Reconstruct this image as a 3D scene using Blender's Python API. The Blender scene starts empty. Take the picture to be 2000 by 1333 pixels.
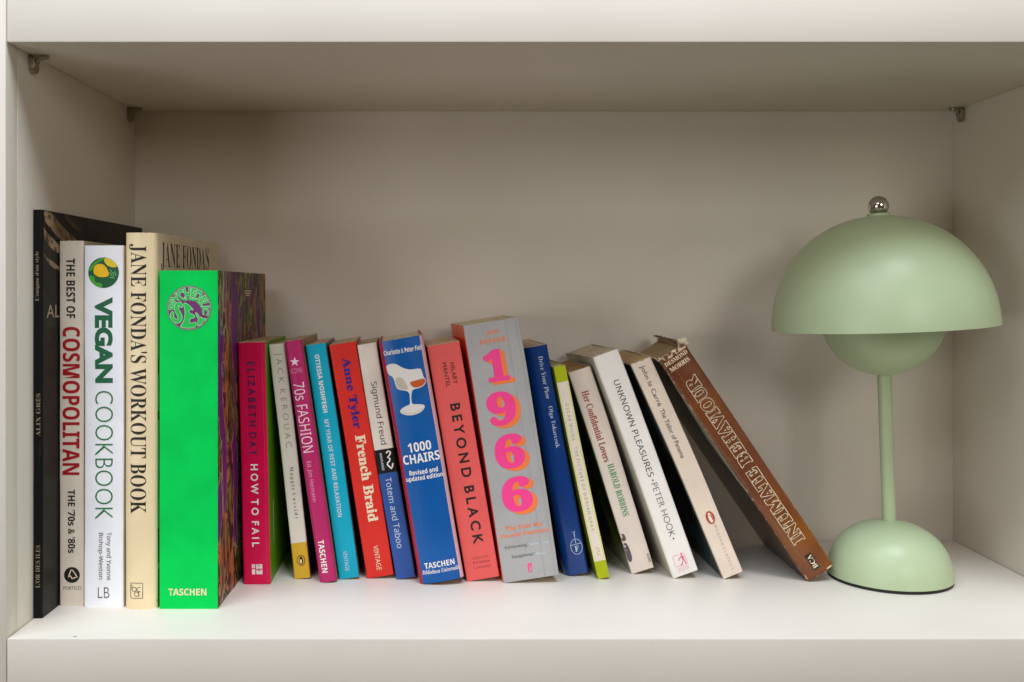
import bpy, bmesh, math, random
from mathutils import Vector, Matrix, noise

random.seed(7)
S = bpy.context.scene
COL = S.collection
rad = math.radians

# ------------------------------------------------------------------ camera, light, exposure
cam_d = bpy.data.cameras.new("camera")
cam = bpy.data.objects.new("camera", cam_d)
COL.objects.link(cam)
cam.location = (0, 0, 0.2340)
cam.rotation_euler = (rad(90), 0, 0)
cam_d.sensor_width = 36
cam_d.lens = 35.57
cam_d.shift_x = 0.047
cam_d.shift_y = -0.0518
cam_d.clip_start = 0.02
cam_d.clip_end = 60
cam_d.dof.use_dof = True
cam_d.dof.focus_distance = 0.795
cam_d.dof.aperture_fstop = 16.0
S.camera = cam

world = bpy.data.worlds.new("World")
S.world = world
world.use_nodes = True
bg = world.node_tree.nodes["Background"]
bg.inputs[0].default_value = (1.0, 0.72, 0.42, 1)
bg.inputs[1].default_value = 0.08

def area(name, loc, target, sx, sy, power, color):
    d = bpy.data.lights.new(name, 'AREA')
    d.shape = 'RECTANGLE'
    d.size = sx
    d.size_y = sy
    d.energy = power
    d.color = color
    o = bpy.data.objects.new(name, d)
    COL.objects.link(o)
    o.location = loc
    o.rotation_euler = (Vector(target) - Vector(loc)).to_track_quat('-Z', 'Y').to_euler()
    return o

AIM = (0.1, 0.8, 0.2)
area("ceiling_light", (0.3, 0.1, 1.7), AIM, 0.7, 0.7, 24.0, (0.96, 1.0, 1.09))
area("ceiling_light", (-0.7, 0.1, 1.7), AIM, 0.7, 0.7, 12.5, (0.80, 1.0, 1.16))
area("window_light", (-0.8, -1.3, 1.6), AIM, 0.9, 0.7, 11.0, (1.0, 0.96, 1.0))
area("window_light", (-1.6, -1.3, 0.05), AIM, 0.8, 0.7, 10.0, (1.0, 0.98, 0.94))
area("window_light", (0.75, -1.3, 0.80), AIM, 0.55, 0.55, 7.6, (1.0, 0.98, 0.90))

S.view_settings.view_transform = 'Standard'
S.view_settings.look = 'None'
S.view_settings.exposure = 0.0
S.view_settings.gamma = 1.0
S.render.engine = 'CYCLES'
S.cycles.max_bounces = 8
S.cycles.diffuse_bounces = 6
S.cycles.glossy_bounces = 4
S.cycles.use_denoising = True
S.cycles.caustics_reflective = False

# ------------------------------------------------------------------ helpers
def lin(c):
    return tuple(((v / 255) / 12.92 if v / 255 <= 0.04045 else ((v / 255 + 0.055) / 1.055) ** 2.4) for v in c[:3])

class NT:
    def __init__(self, name):
        self.m = bpy.data.materials.new(name)
        self.m.use_nodes = True
        self.t = self.m.node_tree
        self.b = self.t.nodes["Principled BSDF"]
        self.co = self.t.nodes.new("ShaderNodeTexCoord").outputs["Object"]
    def link(self, a, b):
        self.t.links.new(a, b)
    def put(self, sock, v):
        if isinstance(v, bpy.types.NodeSocket):
            self.link(v, sock)
        elif isinstance(v, (tuple, list)):
            sock.default_value = tuple(v) + ((1,) if len(v) == 3 and sock.type == 'RGBA' else ())
        else:
            sock.default_value = v
    def math(self, op, a, b=0.0, clamp=False):
        n = self.t.nodes.new("ShaderNodeMath")
        n.operation = op
        n.use_clamp = clamp
        self.put(n.inputs[0], a)
        self.put(n.inputs[1], b)
        return n.outputs[0]
    def noise(self, scale, detail=3, vec=(1, 1, 1), off=(0, 0, 0), dist=0.0, rough=0.5):
        mp = self.t.nodes.new("ShaderNodeMapping")
        self.link(self.co, mp.inputs[0])
        mp.inputs['Scale'].default_value = vec
        mp.inputs['Location'].default_value = off
        n = self.t.nodes.new("ShaderNodeTexNoise")
        self.link(mp.outputs[0], n.inputs['Vector'])
        n.inputs['Scale'].default_value = scale
        n.inputs['Detail'].default_value = detail
        n.inputs['Roughness'].default_value = rough
        n.inputs['Distortion'].default_value = dist
        return n.outputs[0]
    def ramp(self, fac, stops, const=False):
        n = self.t.nodes.new("ShaderNodeValToRGB")
        self.put(n.inputs[0], fac)
        e = n.color_ramp.elements
        n.color_ramp.interpolation = 'CONSTANT' if const else 'LINEAR'
        while len(e) < len(stops):
            e.new(0.5)
        for el, (p, c) in zip(e, stops):
            el.position = p
            el.color = tuple(c) + (1,)
        return n.outputs[0]
    def mix(self, f, a, b, mode='MIX'):
        n = self.t.nodes.new("ShaderNodeMix")
        n.data_type = 'RGBA'
        n.blend_type = mode
        self.put(n.inputs[0], f)
        self.put(n.inputs[6], a)
        self.put(n.inputs[7], b)
        return n.outputs[2]
    def smooth(self, v, lo, hi):
        n = self.t.nodes.new("ShaderNodeMapRange")
        n.interpolation_type = 'SMOOTHSTEP'
        self.put(n.inputs[0], v)
        n.inputs[1].default_value = lo
        n.inputs[2].default_value = hi
        return n.outputs[0]
    def xyz(self):
        n = self.t.nodes.new("ShaderNodeSeparateXYZ")
        self.link(self.co, n.inputs[0])
        return n.outputs
    def bump(self, h, strength, dist):
        n = self.t.nodes.new("ShaderNodeBump")
        n.inputs['Strength'].default_value = strength
        n.inputs['Distance'].default_value = dist
        self.put(n.inputs['Height'], h)
        self.link(n.outputs[0], self.b.inputs['Normal'])
    def done(self, color, rough=0.5, metal=0.0, coat=0.0, spec=None):
        self.put(self.b.inputs['Base Color'], color)
        self.put(self.b.inputs['Roughness'], rough)
        self.b.inputs['Metallic'].default_value = metal
        self.b.inputs['Coat Weight'].default_value = coat
        self.b.inputs['Coat Roughness'].default_value = 0.22
        if spec is not None:
            self.b.inputs['Specular IOR Level'].default_value = spec
        return self.m

def print_mat(name, c, rough=0.5, spec=None):
    """flat ink or foil with a little unevenness"""
    n = NT(name)
    v = n.ramp(n.noise(700, 2), [(0.3, (0.965,) * 3), (0.7, (1.02,) * 3)])
    return n.done(n.mix(1.0, lin(c), v, 'MULTIPLY'), rough, spec=spec)

def cover_mat(name, base, t, h, bands=None, alt=None, rough=0.45, wear=0.0, coat=0.0, wear_col=(225, 215, 200), seed=0.0,
              mottle=0.06, wrinkle=0.35, spec=0.35):
    """printed board; bands = [(fraction of height from the foot, colour), ...] for print that changes along the spine"""
    n = NT(name)
    X, Y, Z = n.xyz()
    if bands:
        f = n.math('MULTIPLY', Z, 1.0 / h)
        col = n.ramp(f, [(p, lin(c)) for p, c in bands], const=True)
    else:
        col = lin(base)
        if alt:
            col = n.mix(n.smooth(n.math('ADD', n.noise(16, 3, off=(seed, 0, 0)), n.math('MULTIPLY', Z, -1.6)), 0.22, 0.62), lin(alt), col)
    m1 = n.ramp(n.noise(38, 4, off=(seed, seed, 0)), [(0.3, (1 - mottle,) * 3), (0.7, (1 + mottle,) * 3)])
    col = n.mix(1.0, col, m1, 'MULTIPLY')
    m2 = n.ramp(n.noise(1400, 2), [(0.3, (0.965,) * 3), (0.7, (1.03,) * 3)])
    col = n.mix(1.0, col, m2, 'MULTIPLY')
    if wear > 0:
        dx = n.math('MINIMUM', n.math('ABSOLUTE', X), n.math('ABSOLUTE', n.math('SUBTRACT', X, t)))
        dz = n.math('MINIMUM', Z, n.math('SUBTRACT', h, Z))
        d = n.math('MINIMUM', n.math('ADD', dx, 0.0003), dz)
        nz = n.noise(260, 5, off=(seed * 3, 0, seed), rough=0.65)
        mk = n.smooth(n.math('SUBTRACT', nz, n.math('MULTIPLY', d, 190.0)), 0.62 - wear * 0.3, 0.70 - wear * 0.3)
        col = n.mix(n.math('MULTIPLY', mk, 0.8), col, lin(wear_col))
        # faint vertical scuffs
        sc = n.smooth(n.noise(300, 3, vec=(1, 1, 0.05), off=(seed, 2, 1)), 0.64, 0.78)
        col = n.mix(n.math('MULTIPLY', sc, 0.18 * wear + 0.03), col, lin(wear_col))
    rg = n.math('ADD', rough - 0.1, n.math('MULTIPLY', n.noise(60, 3, off=(0, seed, 3)), 0.2))
    hgt = n.math('ADD', n.math('MULTIPLY', n.noise(26, 3, vec=(3, 1, 1), off=(seed, 0, 0)), 1.0),
                 n.math('MULTIPLY', n.noise(900, 2), 0.04))
    hgt = n.math('ADD', hgt, n.math('MULTIPLY', n.noise(210, 2, vec=(1, 1, 0.06), off=(seed, 0, 0)), 0.22 * wrinkle))
    n.bump(hgt, 0.5, 0.0013)
    return n.done(col, rg, coat=coat, spec=spec)

_pages = {}
def page_mat(c):
    if c in _pages:
        return _pages[c]
    n = NT("page_edges")
    a = n.noise(1500, 2, vec=(1, 0.015, 0.015))
    b = n.noise(45, 3)
    c = tuple(min(238, v * 1.12) for v in c)
    col = n.mix(1.0, lin(c), n.ramp(a, [(0.3, (0.78,) * 3), (0.7, (1.06,) * 3)]), 'MULTIPLY')
    col = n.mix(1.0, col, n.ramp(b, [(0.3, (0.9,) * 3), (0.7, (1.04,) * 3)]), 'MULTIPLY')
    n.bump(a, 0.5, 0.0006)
    _pages[c] = n.done(col, 0.85, spec=0.1)
    return _pages[c]

def mesh_obj(name, verts, faces, mats, parent=None, slots=None, smooth=False):
    me = bpy.data.meshes.new(name)
    me.from_pydata(verts, [], faces)
    for m in (mats if isinstance(mats, (list, tuple)) else [mats]):
        me.materials.append(m)
    if slots:
        me.polygons.foreach_set("material_index", slots)
    bm = bmesh.new()
    bm.from_mesh(me)
    bmesh.ops.recalc_face_normals(bm, faces=bm.faces)
    bm.to_mesh(me)
    bm.free()
    if smooth:
        me.polygons.foreach_set("use_smooth", [True] * len(me.polygons))
        me.set_sharp_from_angle(angle=rad(40))
    me.update()
    o = bpy.data.objects.new(name, me)
    COL.objects.link(o)
    if parent:
        o.parent = parent
    return o

def bevel_box(name, lo, hi, mat, parent=None, bev=0.0008, seg=2):
    bm = bmesh.new()
    bmesh.ops.create_cube(bm, size=1)
    for v in bm.verts:
        v.co = Vector([lo[i] if v.co[i] < 0 else hi[i] for i in range(3)])
    bmesh.ops.bevel(bm, geom=bm.edges[:], offset=bev, segments=seg, affect='EDGES', profile=0.6)
    me = bpy.data.meshes.new(name)
    bm.to_mesh(me)
    bm.free()
    me.materials.append(mat)
    me.polygons.foreach_set("use_smooth", [True] * len(me.polygons))
    me.set_sharp_from_angle(angle=rad(50))
    o = bpy.data.objects.new(name, me)
    COL.objects.link(o)
    o.parent = parent
    return o

def thing(name, loc, label, cat, group=None, lean=0.0):
    o = bpy.data.objects.new(name, None)
    o.empty_display_size = 0.02
    COL.objects.link(o)
    o.location = loc
    o.rotation_euler = (0, -rad(lean), 0)
    o["label"] = label
    o["category"] = cat
    if group:
        o["group"] = group
    return o

# ------------------------------------------------------------------ lettering
def _tr(s, style):
    out = []
    U = {'serifb': (0x1D400, 0x1D41A, 0x1D7CE), 'serifm': (0x1D400, 0x1D41A, 0x1D7CE), 'serif': (0x1D400, 0x1D41A, 0x1D7CE), 'outline': (0x1D400, 0x1D41A, 0x1D7CE),
         'italic': (0x1D468, 0x1D482, 0x1D7CE), 'hel': (0x1D5A0, 0x1D5BA, 0x1D7E2), 'helb': (0x1D5D4, 0x1D5EE, 0x1D7EC)}.get(style)
    for ch in s:
        o = ord(ch)
        if U and 65 <= o <= 90:
            out.append(chr(U[0] + o - 65))
        elif U and 97 <= o <= 122:
            out.append(chr(U[1] + o - 97))
        elif U and 48 <= o <= 57:
            out.append(chr(U[2] + o - 48))
        else:
            out.append(ch)
    return "".join(out)

OFFSET = {'hel': 0.0, 'helb': 0.003, 'heavy': 0.05, 'serifb': 0.006, 'serif': -0.011, 'sansb': 0.026, 'sansm': 0.024, 'sans': 0.0, 'thin': -0.016, 'italic': 0.0, 'serifm': -0.004}

SCRATCH = bpy.data.scenes.new('lettering_scratch')

def glyph_mesh(s, style, extra=0.0):
    cu = bpy.data.curves.new("lettering", 'FONT')
    cu.body = _tr(s, style)
    cu.resolution_u = 4
    if style == 'outline':
        cu.fill_mode = 'NONE'
        cu.bevel_depth = 0.022
        cu.offset = 0.048
        cu.bevel_resolution = 0
    else:
        cu.offset = OFFSET[style] + extra
    o = bpy.data.objects.new("lettering", cu)
    SCRATCH.collection.objects.link(o)
    vl = SCRATCH.view_layers[0]
    vl.update()
    dg = vl.depsgraph
    me = bpy.data.meshes.new_from_object(o.evaluated_get(dg), depsgraph=dg)
    bpy.data.objects.remove(o)
    bpy.data.curves.remove(cu)
    return me

def bbox(vs):
    return (min(v[0] for v in vs), max(v[0] for v in vs), min(v[1] for v in vs), max(v[1] for v in vs))

def place_mesh(me, orient, rect, surf, name, mat, parent, cut=None, polar=None):
    """fit the flat lettering into rect (x0,x1,z0,z1 in mm on a face) and lay it on that face with surf(u,v)->point"""
    vs = [v.co.copy() for v in me.vertices]
    if orient == 'h':
        p = [(v.x, v.y) for v in vs]
    elif orient == 'down':
        p = [(v.y, -v.x) for v in vs]
    else:
        p = [(-v.y, v.x) for v in vs]
    a, b, c, d = bbox(p)
    x0, x1, z0, z1 = [q * 0.001 for q in rect]
    for v, q, src in zip(me.vertices, p, vs):
        u = x0 + (q[0] - a) / max(b - a, 1e-9) * (x1 - x0)
        w = z0 + (q[1] - c) / max(d - c, 1e-9) * (z1 - z0)
        v.co = (u, w, 0)
    if cut:
        bm = bmesh.new()
        bm.from_mesh(me)
        for q in cut:
            bmesh.ops.bisect_plane(bm, geom=bm.verts[:] + bm.edges[:] + bm.faces[:], plane_co=(q, 0, 0), plane_no=(1, 0, 0))
        bm.to_mesh(me)
        bm.free()
    for v in me.vertices:
        v.co = surf(v.co.x, v.co.y)
    me.materials.clear()
    me.materials.append(mat)
    for f in me.polygons:
        f.material_index = 0
    me.name = name
    o = bpy.data.objects.new(name, me)
    COL.objects.link(o)
    o.parent = parent
    return o

def shape(name, pts, surf, mat, parent, lift=0.0):
    """a flat printed patch from an outline in mm"""
    bm = bmesh.new()
    vs = [bm.verts.new((x * 0.001, z * 0.001, 0)) for x, z in pts]
    f = bm.faces.new(vs)
    bmesh.ops.triangulate(bm, faces=[f], ngon_method='EAR_CLIP')
    for ax in (0, 1):
        a = min(v.co[ax] for v in bm.verts)
        b = max(v.co[ax] for v in bm.verts)
        k = min(12, int((b - a) / 0.0018))
        no = (1, 0, 0) if ax == 0 else (0, 1, 0)
        for i in range(1, k):
            q = a + (b - a) * i / k
            bmesh.ops.bisect_plane(bm, geom=bm.verts[:] + bm.edges[:] + bm.faces[:], plane_co=(q, q, 0), plane_no=no)
    for v in bm.verts:
        v.co = surf(v.co.x, v.co.y, lift)
    me = bpy.data.meshes.new(name)
    bm.to_mesh(me)
    bm.free()
    me.materials.append(mat)
    o = bpy.data.objects.new(name, me)
    COL.objects.link(o)
    o.parent = parent
    return o

def strokes(name, lines, w, surf, mat, parent, lift=0.0):
    """printed line drawing: each polyline becomes a ribbon w mm wide"""
    V, Fc = [], []
    for ln in lines:
        fine = [ln[0]]
        for a, b in zip(ln, ln[1:]):
            k = max(1, int(math.hypot(b[0] - a[0], b[1] - a[1]) / 1.2))
            fine += [(a[0] + (b[0] - a[0]) * q / k, a[1] + (b[1] - a[1]) * q / k) for q in range(1, k + 1)]
        ln = fine
        n = len(ln)
        base = len(V)
        for i in range(n):
            a = Vector(ln[max(i - 1, 0)])
            b = Vector(ln[min(i + 1, n - 1)])
            if n > 2 and ln[0] == ln[-1]:
                a = Vector(ln[i - 1] if i > 0 else ln[-2])
                b = Vector(ln[i + 1] if i < n - 1 else ln[1])
            t = (b - a)
            t = t.normalized() if t.length > 0 else Vector((1, 0))
            nn = Vector((-t.y, t.x)) * w / 2
            p = Vector(ln[i])
            for q in (p + nn, p - nn):
                V.append(surf(q.x * 0.001, q.y * 0.001, lift))
        for i in range(n - 1):
            k = base + 2 * i
            Fc.append((k, k + 1, k + 3, k + 2))
    return mesh_obj(name, V, Fc, mat, parent)

def ring(cx, cz, r, n=40, a0=0, a1=360, rz=None):
    rz = rz or r
    return [(cx + r * math.cos(rad(a0 + (a1 - a0) * i / n)), cz + rz * math.sin(rad(a0 + (a1 - a0) * i / n))) for i in range(n + 1)]

def disc(cx, cz, r, n=40, rz=None):
    return ring(cx, cz, r, n, rz=rz)[:-1]

def smooth_poly(pts, it=2):
    for _ in range(it):
        q = []
        for i in range(len(pts)):
            a, b = pts[i], pts[(i + 1) % len(pts)]
            q.append((a[0] * .75 + b[0] * .25, a[1] * .75 + b[1] * .25))
            q.append((a[0] * .25 + b[0] * .75, a[1] * .25 + b[1] * .75))
        pts = q
    return pts

INK = {k: None for k in ()}
def ink(k):
    C = dict(black=(24, 22, 22), dgrey=(40, 37, 37), grey=(132, 128, 122), tan=(168, 150, 122), red=(176, 12, 32),
             dgreen=(0, 100, 62), green=(12, 118, 58), cream=(242, 224, 190), indigo=(70, 22, 78), white=(245, 240, 236),
             pink=(238, 165, 195), pinkw=(250, 215, 228), pale=(200, 215, 225), violet=(44, 14, 130), maroon=(120, 28, 36),
             orange=(255, 130, 62), hotpink=(255, 66, 150), lime=(164, 172, 30), brick=(158, 42, 34), jade=(60, 148, 92),
             rose=(236, 110, 150), yellow=(246, 196, 12), lemon=(236, 205, 40), leaf=(70, 170, 50), forest=(0, 92, 52),
             purple=(118, 40, 110), mint=(150, 225, 160), shell=(226, 220, 214), shellin=(196, 186, 168), cushion=(200, 84, 28),
             boot=(92, 82, 88), sepia=(132, 112, 84), sepiad=(70, 56, 38), ltgreen=(0, 200, 80))
    if INK.get(k) is None:
        INK[k] = print_mat("ink_" + k, C[k])
    return INK[k]

# ------------------------------------------------------------------ bookcase
def laminate():
    n = NT("white_laminate")
    a = n.ramp(n.noise(9, 4), [(0.3, (0.975, 0.972, 0.968)), (0.7, (1.02,) * 3)])
    col = n.mix(1.0, (0.76, 0.708, 0.632), a, 'MULTIPLY')
    sm = n.smooth(n.noise(3.2, 5, off=(4, 1, 2), rough=0.7), 0.56, 0.75)
    col = n.mix(n.math('MULTIPLY', sm, 0.05), col, (0.5, 0.44, 0.36))
    sp = n.smooth(n.noise(520, 1, off=(1, 5, 2)), 0.80, 0.83)
    col = n.mix(n.math('MULTIPLY', sp, 0.5), col, (0.35, 0.3, 0.25))
    hh = n.math('ADD', n.math('MULTIPLY', n.noise(420, 3), 0.3), n.noise(12, 2))
    n.bump(hh, 0.12, 0.0008)
    rg = n.math('ADD', 0.36, n.math('MULTIPLY', n.noise(14, 4), 0.16))
    return n.done(col, rg, spec=0.4)

LAM = laminate()
XL, XR, YF, YB, ZC = -0.3054, 0.4545, 0.675, 0.9401, 0.3980
bc = thing("bookcase", (0, YF, 0), "white laminate bookcase compartment holding the row of books and the green lamp", "bookcase")
def bcbox(name, lo, hi, bev=0.0008):
    lo = (lo[0], lo[1] - YF, lo[2])
    hi = (hi[0], hi[1] - YF, hi[2])
    return bevel_box(name, lo, hi, LAM, bc, bev)
g = 0.0004
bcbox("shelf_board", (XL + g, YF, -0.046), (XR - g, YB - g, 0.0), 0.0012)["label"] = "lower board on which the books stand, with a deep front edge"
bcbox("top_board", (XL + g, YF, ZC), (XR - g, YB - g, ZC + 0.046), 0.0012)["label"] = "upper board above the books, with a deep front edge"
bcbox("back_panel", (XL - 0.012, YB, -0.05), (XR + 0.012, YB + 0.008, ZC + 0.05))
for x0, x1 in ((XL - 0.030, XL), (XR, XR + 0.030)):
    bcbox("side_panel", (x0, YF + 0.0174, -0.05), (x1, YB - 0.0003, ZC + 0.05), 0.0005)
    bcbox("front_stile", (x0, YF - 0.0006, -0.05), (x1, YF + 0.0170, ZC + 0.05), 0.0007)

chipm = print_mat("dark_chip", (120, 112, 102))
cv = [(-.2611 + .0011 * math.cos(rad(a)) * (1 + .4 * math.sin(3 * a)), .0042 + .0008 * math.sin(rad(a)) * (1 + .3 * math.cos(2 * a)), .0001) for a in range(0, 360, 30)]
mesh_obj("chip", cv, [tuple(range(12))], chipm, bc)

# shelf support pins (nickel angle pins under the upper board)
def metal(name, c, r):
    n = NT(name)
    rg = n.math('ADD', r, n.math('MULTIPLY', n.noise(300, 3), 0.12))
    n.bump(n.noise(500, 2), 0.1, 0.0003)
    return n.done(lin(c), rg, metal=1.0)
NICKEL = metal("nickel", (168, 158, 144), 0.22)

def pin_mesh():
    bm = bmesh.new()
    # vertical tongue against the side panel (x 0..), rounded lower end; horizontal plate under the board
    def slab(pts, axis, t0, t1):
        lo = [bm.verts.new((t0, a, b) if axis == 0 else (a, b, t0)) for a, b in pts]
        hi = [bm.verts.new((t1, a, b) if axis == 0 else (a, b, t1)) for a, b in pts]
        bm.faces.new(lo[::-1])
        bm.faces.new(hi)
        n = len(pts)
        for i in range(n):
            bm.faces.new((lo[i], lo[(i + 1) % n], hi[(i + 1) % n], hi[i]))
    w = 0.0042
    tongue = [(w, 0.0), (-w, 0.0)] + [(-w * math.cos(rad(a)), -0.0085 - w * math.sin(rad(a))) for a in range(0, 181, 20)]
    slab(tongue, 0, 0.0, 0.0042)
    plate = [(0.0, w), (0.0, -w)] + [(0.0085 + w * math.sin(rad(a)), -w * math.cos(rad(a))) for a in range(0, 181, 20)]
    slab(plate, 2, -0.0022, -0.0001)
    # rounded gusset in the angle
    gs = [(0.004, -0.002), (0.004, -0.006)] + [(0.0085 - 0.0045 * math.cos(rad(a)), -0.0065 + 0.0045 * math.sin(rad(a))) for a in range(0, 91, 15)]
    lo = [bm.verts.new((a, -w * 0.8, b)) for a, b in gs]
    hi = [bm.verts.new((a, w * 0.8, b)) for a, b in gs]
    bm.faces.new(lo)
    bm.faces.new(hi[::-1])
    for i in range(len(gs)):
        bm.faces.new((lo[i], hi[i], hi[(i + 1) % len(gs)], lo[(i + 1) % len(gs)]))
    bmesh.ops.recalc_face_normals(bm, faces=bm.faces)
    bmesh.ops.bevel(bm, geom=[e for e in bm.edges if e.calc_face_angle(0) > 0.7], offset=0.0006, segments=2, affect='EDGES')
    me = bpy.data.meshes.new("shelf_pin")
    bm.to_mesh(me)
    bm.free()
    me.materials.append(NICKEL)
    me.polygons.foreach_set("use_smooth", [True] * len(me.polygons))
    me.set_sharp_from_angle(angle=rad(45))
    return me
pm = pin_mesh()
for x, y, mir, lb in ((XL, 0.7140, 1, "nickel pin near the front of the left side panel"), (XL, 0.9215, 1, "nickel pin near the back left corner"),
                      (XR, 0.7140, -1, ""), (XR, 0.9215, -1, "nickel pin near the back right corner")):
    o = bpy.data.objects.new("shelf_pin", pm)
    COL.objects.link(o)
    o.parent = bc
    o.location = (x, y - YF, ZC - 0.0001)
    if mir < 0:
        o.rotation_euler = (0, 0, rad(180))
    if lb:
        o["label"] = lb

# ------------------------------------------------------------------ books
def build_book(d):
    t, h, D = d['t'], d['h'], d['D']
    bulge, rr = d.get('bulge', 0.0), d.get('rr', 0.0012)
    ct = d.get('ct', 0.0005)
    amp, seed = d.get('amp', 0.0004), d['x'] * 91.7
    sq = d.get('square', 0.0)
    root = thing(d.get('name', 'paperback_book'), (d['x'], d['y'], 0.0), d['label'], 'book', None, d['lean'])

    sh = d.get('shear', 0.0)
    rl = d.get('rl', rr)

    def sx(y):
        return sh * max(0.0, y) / D

    def ysp(x, z):
        u = max(0.0, min(1.0, x / t))
        y = -bulge * (1 - (2 * u - 1) ** 2)
        e, q = (x, rl) if x < t / 2 else (t - x, rr)
        if e < q:
            y += q * (1 - math.sqrt(max(0.0, 1 - ((q - max(e, 0)) / q) ** 2)))
        y += amp * (noise.noise(Vector((x * 40, seed, z * 18))) + 0.5 * noise.noise(Vector((x * 90 + 5, seed, z * 60))))
        return y

    def wx(z):
        return d.get('bow', 0.0) * math.sin(math.pi * max(0, min(1, z / h))) + amp * 0.8 * noise.noise(Vector((seed, 3.3, z * 14)))

    # cover: spine and two boards, one folded sheet with thickness
    nz = 28
    us = [0, 0.15, 0.35, 0.6, 0.85, 1.0]
    nmid = 10
    xs = [rl * (1 - math.cos(math.pi / 2 * u)) for u in us] + [rl + (t - rl - rr) * i / nmid for i in range(1, nmid)] + \
        [t - q for q in reversed([rr * (1 - math.cos(math.pi / 2 * u)) for u in us])]
    path = []
    ysd = [1.0, 0.7, 0.4, 0.15, 0.05]
    for f in ysd:
        path.append((0.0, rl + (D - rl) * f, 1))
    wr = d.get('wrap', 0.0)
    for q in xs:
        path.append((q, None, 1 if q < wr else (2 if q > t - wr else 0)))
    for f in reversed(ysd):
        path.append((t, rr + (D - rr) * f, 2))
    ragged = d.get('ragged', 0.0)
    V, Fc, Sl = [], [], []
    n = len(path)
    curl = d.get('curl', 0.0)
    for iz in range(nz + 1):
        z0 = h * iz / nz
        outer, inner = [], []
        for (x, y, s) in path:
            z = z0
            if ragged and iz == nz:
                z += ragged * (noise.noise(Vector((x * 260, (y or 0) * 120, seed))) - 0.25)
            if ragged and iz == 0:
                z += 0.0
            if y is None:
                yy = ysp(x, z)
                ox, oy = x, yy
                ix = min(max(x, ct), t - ct)
                iy = yy + ct
            else:
                fy = (y - rr) / (D - rr)
                sw = curl * fy * fy * (0.5 + 0.7 * noise.noise(Vector((seed, z0 * 9, 1))))
                ox, oy = (x - sw if s == 1 else x + sw), y
                ix = x + (ct if s == 1 else -ct) + (-sw if s == 1 else sw)
                iy = y
            outer.append((ox + wx(z0) + sx(oy), oy, z))
            inner.append((ix + wx(z0) + sx(iy), iy, z))
        V += outer + inner
    for iz in range(nz):
        a, b = iz * 2 * n, (iz + 1) * 2 * n
        for i in range(n - 1):
            s = path[i][2] if path[i][2] == path[i + 1][2] else (path[i][2] or path[i + 1][2])
            Fc.append((a + i, a + i + 1, b + i + 1, b + i)); Sl.append(s)
            Fc.append((a + n + i, b + n + i, b + n + i + 1, a + n + i + 1)); Sl.append(3)
        for i, (p, q) in ((0, (a, b)), (n - 1, (a, b))):
            Fc.append((p + i, q + i, q + n + i, p + n + i)); Sl.append(3)
    for a, flip in ((0, 0), (nz * 2 * n, 1)):
        for i in range(n - 1):
            Fc.append((a + i, a + n + i, a + n + i + 1, a + i + 1)); Sl.append(3)
    cm = [cover_mat(d['key'] + "_spine_print", d['spine'], t, h, d.get('bands'), d.get('alt'), d.get('rough', 0.45), d.get('wear', 0.3),
                    d.get('coat', 0.0), d.get('wear_col', (225, 215, 200)), seed, d.get('mottle', 0.05), d.get('wrinkle', 0.35), d.get('spec', 0.35))]
    for side in ('left', 'right'):
        sd = d.get(side, d['spine'])
        if callable(sd):
            cm.append(sd())
        else:
            cm.append(cover_mat(d['key'] + "_cover_print", sd, t, h, d.get(side + '_bands'), None, d.get('rough', 0.45), 0.0,
                                d.get('coat', 0.0), seed=seed + 2, mottle=0.08, wrinkle=0.0))
    cm.append(print_mat("cover_board_edge", d.get('edge', (214, 204, 188))))
    mesh_obj("cover", V, Fc, cm, root, Sl, smooth=True)

    # page block, inset from the boards at head and foot for hard covers
    pz0, pz1 = 0.0004 + sq, h - 0.0004 - sq
    X0, X1, Y0, Y1 = ct + 0.0002, t - ct - 0.0002, max(0.0018, ct + 0.0008, rl + 0.0004, rr + 0.0004), D - 0.0006 - sq
    V, Fc = [], []
    nzp = 14
    for iz in range(nzp + 1):
        z = pz0 + (pz1 - pz0) * iz / nzp
        for (x, y) in ((X0, Y0), ((X0 + X1) / 2, Y0), (X1, Y0), (X1, Y1), ((X0 + X1) / 2, Y1 - 0.001), (X0, Y1)):
            fy = y / D
            V.append((x + wx(z) + sx(y), y, z + (0.0003 * noise.noise(Vector((x * 300, y * 20, seed))) if iz == nzp else 0)))
    for iz in range(nzp):
        for i in range(6):
            a = iz * 6
            Fc.append((a + i, a + (i + 1) % 6, a + 6 + (i + 1) % 6, a + 6 + i))
    for a in (0, nzp * 6):
        Fc.append((a, a + 1, a + 4, a + 5))
        Fc.append((a + 1, a + 2, a + 3, a + 4))
    mesh_obj("page_block", V, Fc, page_mat(d.get('pages', (205, 190, 165))), root)

    def surf(x, z, lift=0.0):
        return Vector((x + wx(z), ysp(x, z) - 0.00016 - lift, z))
    def surf_r(y, z, lift=0.0):
        return Vector((t + wx(z) + sx(y) + 0.0002 + lift, y, z))
    def surf_l(y, z, lift=0.0):
        return Vector((wx(z) + sx(y) - 0.0002 - lift, y, z))
    cut = [t * i / 12 for i in range(1, 12)]
    for (s, st, o, c, kind, x0, x1, z0, z1) in d['text']:
        place_mesh(glyph_mesh(s, st, d.get('fat', 0.0) if st == 'serifb' else 0.0), o, (x0, x1, z0, z1), surf, kind + "_lettering", ink(c), root, cut)
    d['root'], d['surf'], d['surf_r'], d['surf_l'] = root, surf, surf_r, surf_l
    return d

WHITE = (232, 232, 236)

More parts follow.
